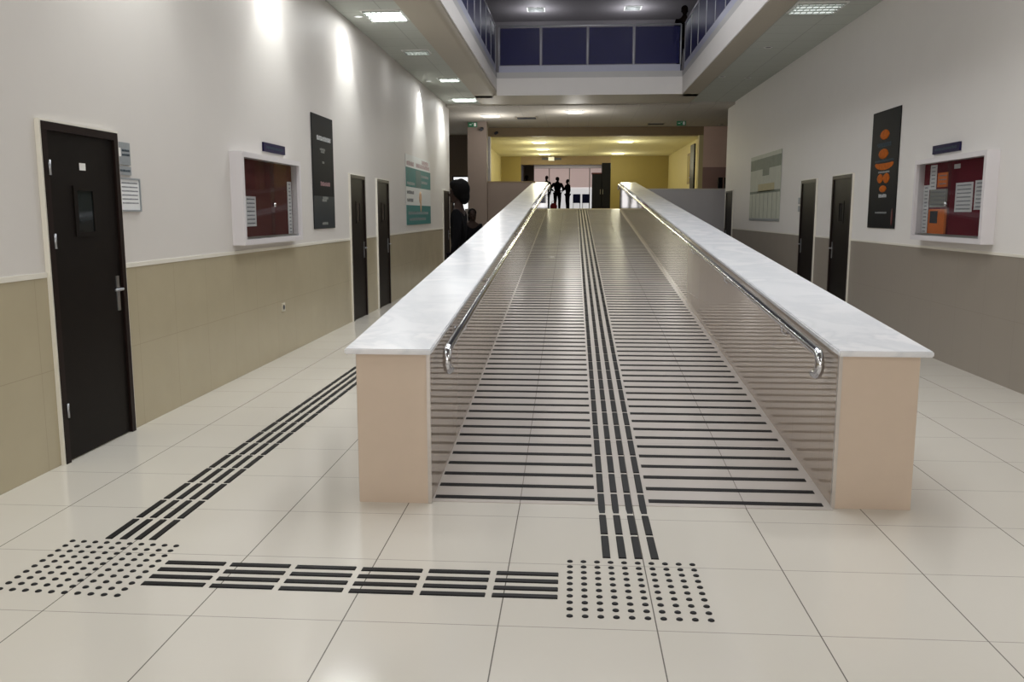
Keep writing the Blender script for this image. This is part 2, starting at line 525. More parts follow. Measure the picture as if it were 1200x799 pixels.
# back of the hall
S(box('wall_side_back', 'brownwall', -9, -4.12, 30.0, 30.2, 0, 4.16), 'brown wall beyond the left end of the hall', 'wall')
S(MB().box(-3.5, -3.2, 30.0, 30.2, 0, 4.16).box(-4.12, -3.5, 30.0, 30.2, 2.8, 4.16).build('wall_side_back.001', 'brownwall'), 'brown wall around the bright side doorway', 'wall')
d = thing('door_9', (-3.81, 30.05, 0), 'bright daylit glass side door behind the standing person', 'door', kind='structure')
box('pane', 'daywin', -4.08, -3.54, 30.08, 30.1, 0.02, 2.76, d)
fr = MB()
fr.box(-4.12, -4.08, 30.02, 30.14, 0, 2.8).box(-3.54, -3.5, 30.02, 30.14, 0, 2.8).box(-4.08, -3.54, 30.02, 30.14, 2.76, 2.8)
fr.build('door_frame', 'doorframe', d)
S(box('wall_side_left', 'brownwall', -9.2, -9, 22, 30.2, 0, 4.16), 'brown wall closing the left side passage', 'wall')
S(box('wall_side_right', 'pink', 9, 9.2, 22, 28, 0, 4.16), 'pink wall closing the right side passage', 'wall')
S(box('pillar_left', 'brownwall', -3.06, -2.5, 25.6, 26.0, 0, 4.16), 'taupe pillar between the left wall and the landing', 'pillar')
pl_ = S(box('parapet_landing', 'brownwall', -2.5, -1.1, 25.86, 25.985, 0, 2.44), 'taupe parapet closing the landing left of the ramp', 'low wall')
box('coping', 'header', -2.5, -1.1, 25.84, 26.0, 2.44, 2.47, pl_)
pr_ = S(box('parapet_landing.001', 'grey', 1.8, 5.3, 25.86, 25.985, 0, 2.22), 'light grey parapet closing the landing right of the ramp', 'low wall')
box('coping', 'cap', 1.8, 5.3, 25.84, 26.0, 2.22, 2.25, pr_)
hd = S(box('beam_header', 'header', -2.7, 3.97, 27.5, 27.8, 3.9, 4.16), 'brown header beam over the opening to the far hall', 'beam')
S(box('trim_1', 'grey', -2.68, -2.58, 27.5, 27.8, 1.674, 3.9), 'grey jamb on the left of the far hall opening', 'trim')
S(box('trim_2', 'hallcream', 3.84, 3.97, 27.5, 27.8, 1.674, 3.9), 'cream jamb on the right of the far hall opening', 'trim')
S(box('wall_landing_left', 'brownwall', -3.06, -2.68, 27.5, 27.7, 1.674, 4.16), 'taupe wall left of the far hall opening', 'wall')
wp = S(box('wall_landing_right', 'pink', 3.97, 9, 27.5, 27.7, 1.3, 4.16), 'pink tiled wall right of the far hall opening', 'wall')
box('wainscot', 'pinkdark', 3.97, 9, 27.49, 27.5, 1.3, 2.94, wp)['label'] = 'rose brown lower half of the pink wall'
S(box('wall_hall_left', 'hallcream', -3.3, -3.1, 27.7, 38, 1.674, 4.0), 'cream left wall of the far hall', 'wall')
S(box('wall_hall_right', 'hallcream', 4.05, 4.25, 27.7, 38, 1.674, 4.0), 'cream right wall of the far hall', 'wall')
S(box('ceiling.004', 'hallceil', -3.3, 4.25, 27.8, 38, 3.95, 4.1), 'pale yellow ceiling of the far hall', 'ceiling')
S(box('wall_hall_back', 'olive', -3.2, -2.24, 38, 38.2, 1.674, 3.95), 'olive wall left of the far passage', 'wall')
S(box('wall_hall_back.001', 'olive', 1.6, 4.1, 38, 38.2, 1.674, 3.95), 'olive wall right of the far passage', 'wall')
S(box('beam_passage', 'header', -2.24, 1.6, 38, 38.3, 3.6, 3.95), 'brown beam over the far passage', 'beam')
S(box('wall_passage_left', 'brownwall', -3.0, -2.75, 38.2, 55, 1.674, 4.1), 'brown left wall of the far passage', 'wall')
S(box('wall_passage_right', 'brownwall', 2.3, 2.5, 38.2, 55, 1.674, 4.1), 'brown right wall of the far passage', 'wall')
S(box('ceiling.005', 'back_ceiling', -3.0, 2.5, 38.3, 55.2, 4.3, 4.4), 'grey ceiling of the far passage', 'ceiling')
wn2 = thing('window_2', (-0.5, 55.0, 1.7), 'wide bright window with pinkish blinds at the far end', 'window', kind='structure')
box('pane', 'farpane', -2.7, 2.3, 55.05, 55.08, 1.68, 3.3, wn2)
box('blind', 'blind', -2.6, 2.2, 54.98, 55.02, 3.12, 4.28, wn2)
fr = MB()
for x in (-2.75, -1.5, -0.25, 1.0, 2.24):
    fr.box(x, x + 0.06, 54.94, 55.04, 1.68, 4.3)
fr.build('window_frame', 'white', wn2)

S(box('wall_far_left', 'brownwall', -3.0, -2.2, 50.0, 50.2, 1.674, 4.3), 'brown wall end left of the far window', 'wall')


# ---------------------------------------------------------------- doors on the side walls
def door(n, side, y0, y1, label, full=False, window=True):
    x = XL if side < 0 else XR
    s = 1 if side < 0 else -1                         # into the hall
    t = thing('door_%d' % n, (x, (y0 + y1) / 2, 0), label, 'door', 'dark wooden doors along the hall', kind='structure')

    def bx(mb, a, b, ya, yb, za, zb):
        xa, xb = x + s * a, x + s * b
        return mb.box(min(xa, xb), max(xa, xb), ya, yb, za, zb)
    f = MB()
    w = 0.05
    bx(f, -0.02, 0.035, y0, y0 + w, 0, 2.09)
    bx(f, -0.02, 0.035, y1 - w, y1, 0, 2.09)
    bx(f, -0.02, 0.035, y0 + w, y1 - w, 2.04, 2.09)
    f.build('door_frame', 'doorframe', t)
    a = MB()
    bx(a, -0.02, 0.03, y0 - 0.013, y0, 0, 2.103)
    bx(a, -0.02, 0.03, y1, y1 + 0.013, 0, 2.103)
    bx(a, -0.02, 0.03, y0, y1, 2.09, 2.103)
    a.build('architrave', 'cap', t)
    leaf = bx(MB(), -0.02, 0.018, y0 + w, y1 - w, 0.008, 2.04).build('door_leaf', 'door', t)
    ym = (y0 + y1) / 2
    if window:
        g = MB()
        for (ya, yb, za, zb) in ((ym - 0.13, ym - 0.09, 1.40, 1.72), (ym + 0.09, ym + 0.13, 1.40, 1.72), (ym - 0.09, ym + 0.09, 1.40, 1.43), (ym - 0.09, ym + 0.09, 1.69, 1.72)):
            bx(g, 0.018, 0.026, ya, yb, za, zb)
        fr = g.build('viewing_frame', 'door', leaf)
        bx(MB(), 0.014, 0.02, ym - 0.09, ym + 0.09, 1.43, 1.69).build('viewing_pane', 'blackglass', leaf)
    yh = y1 - 0.10
    hp = bx(MB(), 0.018, 0.024, yh - 0.018, yh + 0.018, 0.88, 1.12).build('handle_plate', 'bsteel', leaf)
    xx = lambda v: x + s * v
    MB().tube([(xx(0.02), yh, 1.03), (xx(0.06), yh, 1.03), (xx(0.068), yh - 0.02, 1.03), (xx(0.068), yh - 0.12, 1.03)], 0.009, 8).build('handle', 'bsteel', leaf, True)
    if full:
        for z in (0.33, 1.38, 1.82):
            MB().tube([(xx(0.037), y0 + w, z - 0.045), (xx(0.037), y0 + w, z + 0.045)], 0.009, 8).build('hinge', 'bsteel', t, True)
        st = bx(MB(), 0.018, 0.0195, ym - 0.035, ym + 0.035, 1.82, 1.865).build('sticker', 'white', leaf)
        st['label'] = 'small white square sticker'
    return t


door(1, -1, 5.04, 5.91, 'dark wooden door with small white sticker and viewing pane, nearest on left wall', True)
door(2, -1, 12.27, 13.13, 'dark wooden door just beyond the long dark banner on left wall')
door(3, -1, 13.97, 14.85, 'dark wooden door between second door and teal poster on left wall')
door(4, -1, 21.25, 22.2, 'dark wooden door beyond the teal poster at the end of left wall', window=False)
door(5, 1, 12.58, 13.5, 'dark wooden door beside the orange and black banner on right wall')
door(6, 1, 14.4, 15.3, 'dark wooden door beside the faded photo poster on right wall', window=False)
door(7, 1, 21.75, 22.65, 'dark wooden door at the far end of right wall behind grey parapet', window=False)
d8 = thing('door_8', (3.86, 28.3, 1.674), 'open black door leaf edge-on in the far hall opening', 'door', kind='structure')
box('door_leaf', 'blackpaint', 3.74, 3.79, 27.85, 28.7, 1.69, 3.68, d8)
box('handle', 'bsteel', 3.70, 3.74, 28.5, 28.6, 2.65, 2.68, d8)


def wall_box(mb, side, a, b, y0, y1, z0, z1):
    x = XL if side < 0 else XR
    s = 1 if side < 0 else -1
    xa, xb = x + s * a, x + s * b
    return mb.box(min(xa, xb), max(xa, xb), y0, y1, z0, z1)


class glyph_rows:
    """lines of small illegible letters: uneven short strokes, one mesh per line"""
    def __init__(g, side, a, rows, seed, z_h):
        g.a = (side, a, rows, seed, z_h)

    def build(g, name, mat, parent):
        side, a, rows, seed, z_h = g.a
        rnd = random.Random(seed)
        for (y0, y1, z) in rows:
            mb = MB()
            y = y0
            while y < y1:
                w = rnd.uniform(0.5, 0.9) * z_h
                for k in range(2):
                    yy = y + k * w * 0.6
                    wall_box(mb, side, a, a + 0.001, yy, yy + w * 0.28, z - z_h / 2, z + z_h / 2 * rnd.uniform(0.5, 1))
                zz = z - z_h * 0.08 * rnd.choice((-3, 0, 4))
                wall_box(mb, side, a, a + 0.001, y, y + w * 0.85, zz, zz + z_h * 0.15)
                y += w * 1.2
            mb.build(name, mat, parent)


# ---------------------------------------------------------------- wall fittings, left wall
t = thing('door_sign', (XL, 6.02, 1.93), 'silver room sign plate beside the nearest left door', 'sign')
wall_box(MB(), -1, 0, 0.012, 5.945, 6.115, 1.885, 2.04).build('name_panel', 'silver', t)
wall_box(MB(), -1, 0, 0.012, 5.945, 6.115, 1.815, 1.875).build('lower_panel', 'silver', t)
wall_box(MB(), -1, 0.012, 0.0125, 5.955, 5.985, 1.94, 2.0).build('emblem', 'white', t)
glyph_rows(-1, 0.012, [(6.0, 6.1, 1.985), (6.0, 6.1, 1.955), (5.96, 6.1, 1.845)], 4, 0.016).build('lettering', 'slateprint', t)
t = thing('notice_frame', (XL, 6.08, 1.68), 'framed white notice under the silver room sign', 'notice')
wall_box(MB(), -1, 0, 0.01, 5.94, 6.22, 1.57, 1.785).build('sheet', 'paper', t)
f = MB()
for a in ((5.93, 5.945, 1.56, 1.795), (6.215, 6.23, 1.56, 1.795), (5.945, 6.215, 1.56, 1.572), (5.945, 6.215, 1.783, 1.795)):
    wall_box(f, -1, 0, 0.016, *a)
f.build('frame', 'silver', t)
glyph_rows(-1, 0.01, [(5.97, 6.19, 1.76 - 0.028 * k) for k in range(6)], 9, 0.010).build('lettering', 'faded', t)

t = thing('power_socket', (XL, 9.27, 0.5), 'small ivory power socket on beige lower left wall', 'socket')
wall_box(MB(), -1, 0.006, 0.018, 9.225, 9.315, 0.485, 0.575).build('cover_plate', 'socket', t)
MB().disc((XL + 0.0175, 9.27, 0.53), (1, 0, 0), 0.028, 0.028, 0.002, 16).build('outlet', 'ink', t)


def display_case(side, y0, y1, z0, z1, label, felt):
    x = XL if side < 0 else XR
    t = thing('display_case', (x, (y0 + y1) / 2, z0), label, 'notice board', 'glazed display cases')
    dp = 0.12
    f = MB()
    e = 0.05
    wall_box(f, side, 0, dp, y0, y0 + e, z0, z1)
    wall_box(f, side, 0, dp, y1 - e, y1, z0, z1)
    wall_box(f, side, 0, dp, y0 + e, y1 - e, z0, z0 + e)
    wall_box(f, side, 0, dp, y0 + e, y1 - e, z1 - e, z1)
    f.build('frame', 'lav', t)
    b = wall_box(MB(), side, 0.0, 0.025, y0 + e, y1 - e, z0 + e, z1 - e).build('back_panel', felt, t)
    b['label'] = 'maroon felt back panel'
    ym = (y0 + y1) / 2
    for k, (a, c, off) in enumerate(((y0 + e, ym + 0.03, 0.095), (ym - 0.03, y1 - e, 0.082))):
        g = wall_box(MB(), side, off, off + 0.005, a, c, z0 + e + 0.02, z1 - e).build('sliding_pane', 'glass', t)
        r = MB()
        wall_box(r, side, off - 0.002, off + 0.007, a, c, z0 + e, z0 + e + 0.025)
        r.build('pane_rail', 'bsteel', g)
    lk = MB()
    s = 1 if side < 0 else -1
    lk.disc((x + s * 0.1, ym, (z0 + z1) / 2 - 0.05), (s, 0, 0), 0.022, 0.02, 0.022, 14)
    lk.build('lock', 'steel', t, True)
    return t


display_case(-1, 7.96, 9.71, 1.25, 2.115, 'white framed glass display case with maroon back on left wall', 'feltL')
display_case(1, 8.41, 10.11, 1.258, 2.125, 'white framed glass display case with pinned orange sheets on right wall', 'felt')


def sheet(side, y0, y1, z0, z1, mat, label, seed, name='paper_sheet', cat='paper', lines=True, off=0.0):
    t = thing(name, (XL if side < 0 else XR, (y0 + y1) / 2, z0), label, cat, 'sheets pinned in the display cases')
    wall_box(MB(), side, 0.0255 + off, 0.0275 + off, y0, y1, z0, z1).build('sheet', mat, t)
    if lines:
        n = max(3, int((z1 - z0) / 0.04))
        glyph_rows(side, 0.0275 + off, [(y0 + 0.04, y1 - 0.04, z1 - (z1 - z0) * (k + 0.7) / (n + 0.5)) for k in range(n)], seed, min(0.013, (z1 - z0) * 0.3)).build('lettering', 'faded', t)
    return t


sheet(-1, 8.24, 8.52, 1.42, 1.71, 'paper', 'white paper near the left edge of the left display case', 31)
sheet(-1, 9.50, 9.64, 1.31, 1.89, 'paper', 'tall narrow white paper by the far edge of left display case', 32)
sheet(1, 9.73, 9.90, 1.80, 2.06, 'paper', 'white paper at upper far corner of right display case', 33)
sheet(1, 9.44, 9.70, 1.82, 1.97, 'orange', 'small orange sheet above the grey newsprint sheet', 34)
sheet(1, 9.43, 9.88, 1.61, 1.80, 'gpaper', 'grey newsprint sheet in right display case', 35)
sheet(1, 9.90, 10.055, 1.32, 1.85, 'paper', 'narrow pale strip of paper at far edge of right display case', 36)
op = sheet(1, 9.42, 9.88, 1.33, 1.59, 'orange', 'orange poster with dark picture at bottom of right display case', 37, lines=False)
wall_box(MB(), 1, 0.0275, 0.0285, 9.64, 9.84, 1.44, 1.57).build('picture', 'ink', op)
sheet(1, 8.85, 9.24, 1.56, 1.85, 'paper', 'larger white printed paper on maroon half of right display case', 38)
sheet(1, 8.58, 8.81, 1.58, 1.86, 'paper', 'white printed paper at near edge of right display case', 39)
sheet(1, 9.17, 9.31, 1.995, 2.04, 'paper', 'tiny white slip high on maroon panel of right display case', 40, lines=False)

for side, y0, y1, lab in ((-1, 8.84, 9.5, 'navy name plate above the left display case'), (1, 9.24, 9.91, 'navy name plate above the right display case')):
    t = thing('name_plate', (XL if side < 0 else XR, (y0 + y1) / 2, 2.175), lab, 'sign', 'navy name plates')
    wall_box(MB(), side, 0, 0.02, y0, y1, 2.175, 2.265).build('plate', 'navy', t)
    glyph_rows(side, 0.02, [(y0 + 0.07, y1 - 0.08, 2.22)], 12, 0.03).build('lettering', 'slateprint', t)

# long dark banner
t = thing('banner', (XL, 11.0, 1.355), 'long black vertical banner with pale lettering on left wall', 'banner')
wall_box(MB(), -1, 0.004, 0.012, 10.53, 11.47, 1.355, 2.75).build('panel', 'bannerblk', t)
wall_box(MB(), -1, 0.012, 0.0125, 10.53, 11.47, 1.355, 1.76).build('lower_band', 'bannergrey', t)
glyph_rows(-1, 0.012, [(10.74, 11.33, 2.475)], 21, 0.06).build('title', 'paper', t)
glyph_rows(-1, 0.012, [(10.86, 11.08, 2.34), (10.9, 11.06, 2.31), (10.95, 11.04, 2.18)], 22, 0.03).build('lettering', 'gpaper', t)
glyph_rows(-1, 0.012, [(10.85, 11.25, 1.915)], 23, 0.055).build('title', 'pinkprint', t)
glyph_rows(-1, 0.0126, [(10.93, 11.14, 1.74), (10.9, 11.1, 1.71), (10.88, 11.12, 1.42)], 24, 0.035).build('lettering', 'gpaper', t)

# teal poster
t = thing('poster', (XL, 17.9, 1.32), 'white and teal banded poster under wall light on left wall', 'poster')
wall_box(MB(), -1, 0.004, 0.012, 16.5, 19.36, 1.32, 2.66).build('sheet', 'poster', t)
wall_box(MB(), -1, 0.012, 0.0135, 16.5, 19.36, 2.05, 2.42).build('upper_band', 'teal', t)
wall_box(MB(), -1, 0.012, 0.0135, 16.5, 19.36, 1.32, 1.70).build('lower_band', 'teal', t)
wall_box(MB(), -1, 0.0135, 0.0145, 17.55, 18.15, 2.06, 2.40).build('picture', 'tealdark', t)
glyph_rows(-1, 0.012, [(16.6, 17.3, 2.50), (17.6, 19.2, 2.50), (18.3, 19.1, 2.59)], 41, 0.09).build('title', 'pinkprint', t)
glyph_rows(-1, 0.0135, [(18.2, 19.1, 2.30), (18.2, 18.9, 2.18), (16.6, 17.4, 2.12), (16.7, 19.0, 1.55), (16.8, 18.7, 1.43)], 42, 0.06).build('lettering', 'silver', t)
glyph_rows(-1, 0.012, [(16.6, 17.3, 1.95), (16.6, 17.2, 1.80)], 43, 0.07).build('heading', 'ink', t)
fg = MB()
fg.ell((XL + 0.014, 18.05, 1.86), (0.004, 0.16, 0.13), 2)
fg.ell((XL + 0.014, 18.1, 1.70), (0.004, 0.09, 0.14), 2)
fg.build('motif', 'tan', t, True)

# ---------------------------------------------------------------- wall fittings, right wall
t = thing('banner', (XR, 11.4, 1.36), 'black vertical banner with orange rounded shapes on right wall', 'banner')
wall_box(MB(), 1, 0.004, 0.012, 10.93, 11.9, 1.36, 2.82).build('panel', 'bannerblk', t)
xb = XR - 0.012


def blob(y, z, ry, rz_, mat, name='orange_shape'):
    o = MB().ell((xb, y, z), (0.003, ry, rz_), 2).build(name, mat, t, True)
    return o


blob(11.44, 2.52, 0.17, 0.065, 'glow')
blob(11.45, 2.285, 0.18, 0.065, 'glow')
ar = MB()
pts = []
for k in range(15):
    a = PI + PI * k / 14
    pts.append((11.4 + 0.33 * math.cos(a), 2.16 + 0.075 * math.sin(a)))
for k in range(15):
    a = 2 * PI - PI * k / 14
    pts.append((11.4 + 0.29 * math.cos(a), 2.175 + 0.03 * math.sin(a) * 0.3))
ar.prism(pts, 0, xb - 0.002, xb)
ar.build('orange_arc', 'glow', t)
blob(11.52, 1.98, 0.11, 0.06, 'glow')
blob(11.30, 1.98, 0.12, 0.065, 'glow')
blob(11.40, 1.85, 0.13, 0.045, 'glow')
glyph_rows(1, 0.012, [(11.2, 11.7, 2.41), (11.2, 11.65, 2.385), (11.08, 11.72, 2.20)], 51, 0.03).build('lettering', 'slateprint', t)
glyph_rows(1, 0.012, [(11.26, 11.52, 1.765)], 52, 0.045).build('title', 'paper', t)
glyph_rows(1, 0.012, [(11.22, 11.62, 1.555), (11.2, 11.6, 2.06)], 53, 0.025).build('lettering', 'silver', t)
blob(11.03, 1.5, 0.03, 0.11, 'redtrim', 'flame')

t = thing('poster', (XR, 18.3, 1.39), 'faded pale green photo poster near far end of right wall', 'poster')
wall_box(MB(), 1, 0.004, 0.012, 16.9, 19.72, 1.39, 2.74).build('sheet', 'gprint2', t)
wall_box(MB(), 1, 0.012, 0.0128, 16.9, 19.72, 2.44, 2.66).build('tree_band', 'gprint', t)
wall_box(MB(), 1, 0.0128, 0.0136, 17.9, 18.5, 2.30, 2.56).build('tree_trunk', 'gprint', t)
wall_box(MB(), 1, 0.012, 0.0128, 17.4, 18.9, 1.98, 2.14).build('roof_band', 'sand', t)
f = MB()
for k in range(7):
    y = 17.15 + k * 0.38
    wall_box(f, 1, 0.012, 0.0128, y, y + 0.03, 1.45, 1.98)
wall_box(f, 1, 0.012, 0.0128, 16.9, 19.72, 1.95, 2.0)
f.build('column_pattern', 'gprint', t)
wall_box(MB(), 1, 0.012, 0.0128, 16.9, 19.72, 1.39, 1.44).build('lower_band', 'silver', t)
t = thing('door_sign', (XR, 15.45, 1.58), 'small grey room sign beside the door near faded poster', 'sign')
wall_box(MB(), 1, 0, 0.012, 15.38, 15.53, 1.70, 1.81).build('name_panel', 'silver', t)
wall_box(MB(), 1, 0, 0.012, 15.38, 15.53, 1.57, 1.67).build('lower_panel', 'silver', t)

# ---------------------------------------------------------------- lights in the ceilings


def ceiling_lamp(x0, x1, y0, y1, z, label, group, tube, power=0, col=(1, 1, 1), louvre=True, surface=0):
    t = thing('ceiling_lamp', ((x0 + x1) / 2, (y0 + y1) / 2, z), label, 'ceiling light', group)
    w = 0.03
    f = MB()
    f.box(x0, x0 + w, y0, y1, z - 0.012, z).box(x1 - w, x1, y0, y1, z - 0.012, z)
    f.box(x0 + w, x1 - w, y0, y0 + w, z - 0.012, z).box(x0 + w, x1 - w, y1 - w, y1, z - 0.012, z)
    f.build('frame', 'white', t)
    box('reflector', 'reflector', x0 + w, x1 - w, y0 + w, y1 - w, z - 0.003, z - 0.001, t)
    n = 4
    for k in range(n):
        yy = y0 + (y1 - y0) * (k + 0.5) / n
        MB().tube([(x0 + 0.05, yy, z - 0.016), (x1 - 0.05, yy, z - 0.016)], 0.011, 8).build('tube', tube, t, True)
    if louvre:
        l = MB()
        for k in range(1, 8):
            xx = x0 + (x1 - x0) * k / 8
            l.box(xx - 0.003, xx + 0.003, y0 + w, y1 - w, z - 0.034, z - 0.004)
        for k in range(5):
            yy = y0 + (y1 - y0) * k / 4
            yy = min(max(yy, y0 + w), y1 - w)
            l.box(x0 + w, x1 - w, yy - 0.003, yy + 0.003, z - 0.034, z - 0.004)
        l.build('louvre', 'reflector', t)
    if power:
        area_light('lamp_light', (0, 0, -0.05), (0, 0, 0), (x1 - x0) * 0.9, (y1 - y0) * 0.9, power, col, t)
    if surface:                                       # point light added below the lamp to brighten its ceiling
        d = bpy.data.lights.new('lamp_light', 'POINT')
        d.energy, d.color, d.shadow_soft_size = surface, col, 0.2
        o = bpy.data.objects.new('lamp_light', d)
        o.location = (0, 0, -0.45)
        o.parent = t
        C.objects.link(o)
    return t


LP = 22.0
ceiling_lamp(-2.86, -2.26 - 0.03, 11.9, 12.5, 4.22, 'bright square louvre lamp in left ceiling strip, nearest in view', 'lamps in the ceiling strips', 'tube', LP)
ceiling_lamp(-2.86, -2.40, 14.75, 15.1, 4.22, 'dim small lamp in left ceiling strip, second in view', 'lamps in the ceiling strips', 'tube_dim', 2)
ceiling_lamp(-2.74, -2.29, 17.75, 18.15, 4.22, 'lit lamp in left ceiling strip, third in view', 'lamps in the ceiling strips', 'tube', 12)
ceiling_lamp(-2.9, -2.29, 20.75, 21.35, 4.22, 'lit lamp at the far end of left ceiling strip', 'lamps in the ceiling strips', 'tube', 16)
ceiling_lamp(2.84, 3.5, 11.85, 12.45, 4.22, 'faint louvre lamp in right ceiling strip', 'lamps in the ceiling strips', 'tube_dim', 0)
for k, y in enumerate((8.9, 5.8, 2.7, -0.4, -3.5)):
    ceiling_lamp(-2.89, -2.29, y, y + 0.6, 4.22, '%s bright lamp of left ceiling strip counted toward the viewer, overhead out of view' % nth(k + 1), 'lamps in the ceiling strips', 'tube', LP)
for k, y in enumerate((5.8, -0.4)):
    ceiling_lamp(2.85, 3.45, y, y + 0.6, 4.22, '%s bright lamp of right ceiling strip counted toward the viewer, overhead' % nth(k + 1), 'lamps in the ceiling strips', 'tube', LP * 1.8)
ceiling_lamp(-2.5, -1.99, 23.85, 24.4, 4.16, 'dim white lamp in grey back ceiling left of centre', 'lamps in the grey back ceiling', 'tube_dim', 0, (1, 0.97, 0.92), False, 36)
ceiling_lamp(-0.2, 0.27, 23.0, 23.6, 4.16, 'dim white lamp in grey back ceiling near the middle', 'lamps in the grey back ceiling', 'tube_dim', 0, (1, 0.97, 0.92), False, 36)
for k, (x, y) in enumerate(((-1.17, 30.2), (-1.17, 33.4), (-1.17, 36.2))):
    ceiling_lamp(x - 0.25, x + 0.25, y, y + 0.6, 3.95, '%s lamp of the left row in the far yellow hall' % nth(k + 1), 'lamps of the far hall', 'tube_warm', 0, (1, 0.95, 0.70), False, 36)
for k, (x, y) in enumerate(((1.78, 30.0), (1.82, 36.0))):
    ceiling_lamp(x - 0.28, x + 0.28, y, y + 0.6, 3.95, '%s lamp of the right row in the far yellow hall' % ('nearer' if k == 0 else 'farther'), 'lamps of the far hall', 'tube_warm', 0, (1, 0.95, 0.70), False, 36)
ceiling_lamp(-1.46, -0.9, 27.5, 28.1, 7.72, 'dim lamp on dark upper ceiling left of centre', 'lamps on the upper floor', 'tube_faint', 0, (0.95, 0.96, 1), False, 30)
ceiling_lamp(1.5, 2.03, 27.5, 28.1, 7.72, 'dim lamp on dark upper ceiling right of centre', 'lamps on the upper floor', 'tube_faint', 0, (0.95, 0.96, 1), False, 30)


def downlight(x, y, label, power, group, z=4.22):
    t = thing('downlight', (x, y, z), label, 'ceiling light', group)
    b = MB()
    n = 20
    ring = []
    for r, zz in ((0.062, 0.0), (0.075, -0.004), (0.062, -0.01), (0.05, -0.003)):
        ring.append([b.bm.verts.new((x + r * math.cos(2 * PI * k / n), y + r * math.sin(2 * PI * k / n), z + zz)) for k in range(n)])
    for p, q in zip(ring, ring[1:]):
        for k in range(n):
            b.bm.faces.new((p[k], p[(k + 1) % n], q[(k + 1) % n], q[k]))
    b.build('bezel', 'white', t, True)
    MB().disc((x, y, z - 0.003), (0, 0, 1), 0.05, 0.05, 0.002, 20).build('lens', 'tube_dim' if power else 'ink', t)
    if power:
        d = bpy.data.lights.new('spot', 'SPOT')
        d.energy, d.spot_size, d.spot_blend, d.shadow_soft_size = power, math.radians(78), 0.55, 0.02
        d.color = (0.94, 1.0, 0.97)
        o = bpy.data.objects.new('spot', d)
        o.location = (0, 0, -0.02)
        o.rotation_euler = (0, math.radians(8), 0)
        o.parent = t
        C.objects.link(o)
    return t


for k, (y, pw) in enumerate(((3.1, 45), (6.2, 45), (9.2, 58), (12.28, 80), (18.2, 120), (21.3, 140))):
    downlight(XL + 0.2, y, '%s lit wall washer downlight along left wall from the entrance' % nth(k + 1), pw, 'downlights washing the left wall')
for k, (x, y) in enumerate(((3.15, 14.95), (2.92, 18.0), (3.46, 18.2))):
    downlight(x, y, ('unlit round downlight in right ceiling strip, nearest in view', 'unlit downlight in right ceiling strip beside the beam', 'unlit downlight in right ceiling strip beside the wall')[k], 0, 'unlit downlights in the right strip')

# vents and detectors in the back ceiling
for (x0, x1, y0, y1, lab) in ((-1.6, -1.0, 24.4, 25.0, 'dark square ceiling vent left of centre in back ceiling'), (2.15, 2.7, 26.3, 26.8, 'dark ceiling vent near right exit sign')):
    t = thing('ceiling_vent', ((x0 + x1) / 2, (y0 + y1) / 2, 4.16), lab, 'vent', 'vents in the back ceiling')
    f = MB()
    f.box(x0, x0 + 0.04, y0, y1, 4.145, 4.16).box(x1 - 0.04, x1, y0, y1, 4.145, 4.16).box(x0, x1, y0, y0 + 0.04, 4.145, 4.16).box(x0, x1, y1 - 0.04, y1, 4.145, 4.16)
    f.build('frame', 'soffit', t)
    f = MB()
    for k in range(6):
        yy = y0 + 0.06 + k * (y1 - y0 - 0.1) / 6
        f.box(x0 + 0.04, x1 - 0.04, yy, yy + 0.03, 4.14, 4.158)
    f.build('slats', 'ink', t)
for x, lab in ((-2.9, 'green exit sign hanging left of the far hall opening'), (3.05, 'green exit sign hanging right of the far hall opening')):
    t = thing('exit_sign', (x, 26.0, 4.0), lab, 'exit sign', 'green exit signs')
    box('sign_panel', 'green', x - 0.13, x + 0.13, 25.98 - 0.45, 26.02 - 0.45, 4.0, 4.13, t, 0.005)
    MB().tube([(x, 25.55, 4.13), (x, 25.55, 4.16)], 0.01, 8).build('hanger', 'bsteel', t)
    f = MB()
    f.box(x + 0.04, x + 0.10, 25.526, 25.53, 4.02, 4.11).box(x - 0.09, x - 0.03, 25.526, 25.53, 4.055, 4.075)
    f.ell((x - 0.005, 25.528, 4.095), (0.012, 0.003, 0.012), 1)
    f.build('pictogram', 'white', t)
for k, (x, z, lab) in enumerate(((-2.62, 3.93, 'small dark security camera on taupe pillar, left one'), (-2.36, 3.99, 'small dark security camera by the header, right of the other'))):
    t = thing('security_camera', (x, 25.5, z), lab, 'camera', 'security cameras by the pillar')
    yb_ = 25.6 if k == 0 else 27.5
    t.location = (x, yb_, z)
    MB().tube([(x, yb_, z), (x, yb_ - 0.08, z + 0.01)], 0.015, 8).build('bracket', 'ink', t)
    MB().tube([(x, yb_ - 0.06, z + 0.02), (x - 0.03, yb_ - 0.22, z - 0.02)], 0.045, 10).build('housing', 'ink', t, True)
t = thing('smoke_detector', (4.35, 26.8, 4.16), 'small detector on back ceiling above the pink wall', 'detector')
MB().disc((4.35, 26.8, 4.16), (0, 0, -1), 0.07, 0.05, 0.05, 16).build('housing', 'soffit', t, True)
t = thing('hanging_sign', (-0.95, 37.6, 3.74), 'small white sign with dark ends hanging in far hall', 'sign')
box('panel', 'white', -1.05, -0.8, 37.58, 37.62, 3.74, 3.9, t)
box('end_panel', 'ink', -1.33, -1.05, 37.58, 37.62, 3.78, 3.86, t)
box('end_panel', 'ink', -0.8, -0.5, 37.58, 37.62, 3.78, 3.86, t)
MB().tube([(-0.93, 37.6, 3.9), (-0.93, 37.6, 3.95)], 0.01, 6).build('hanger', 'ink', t)


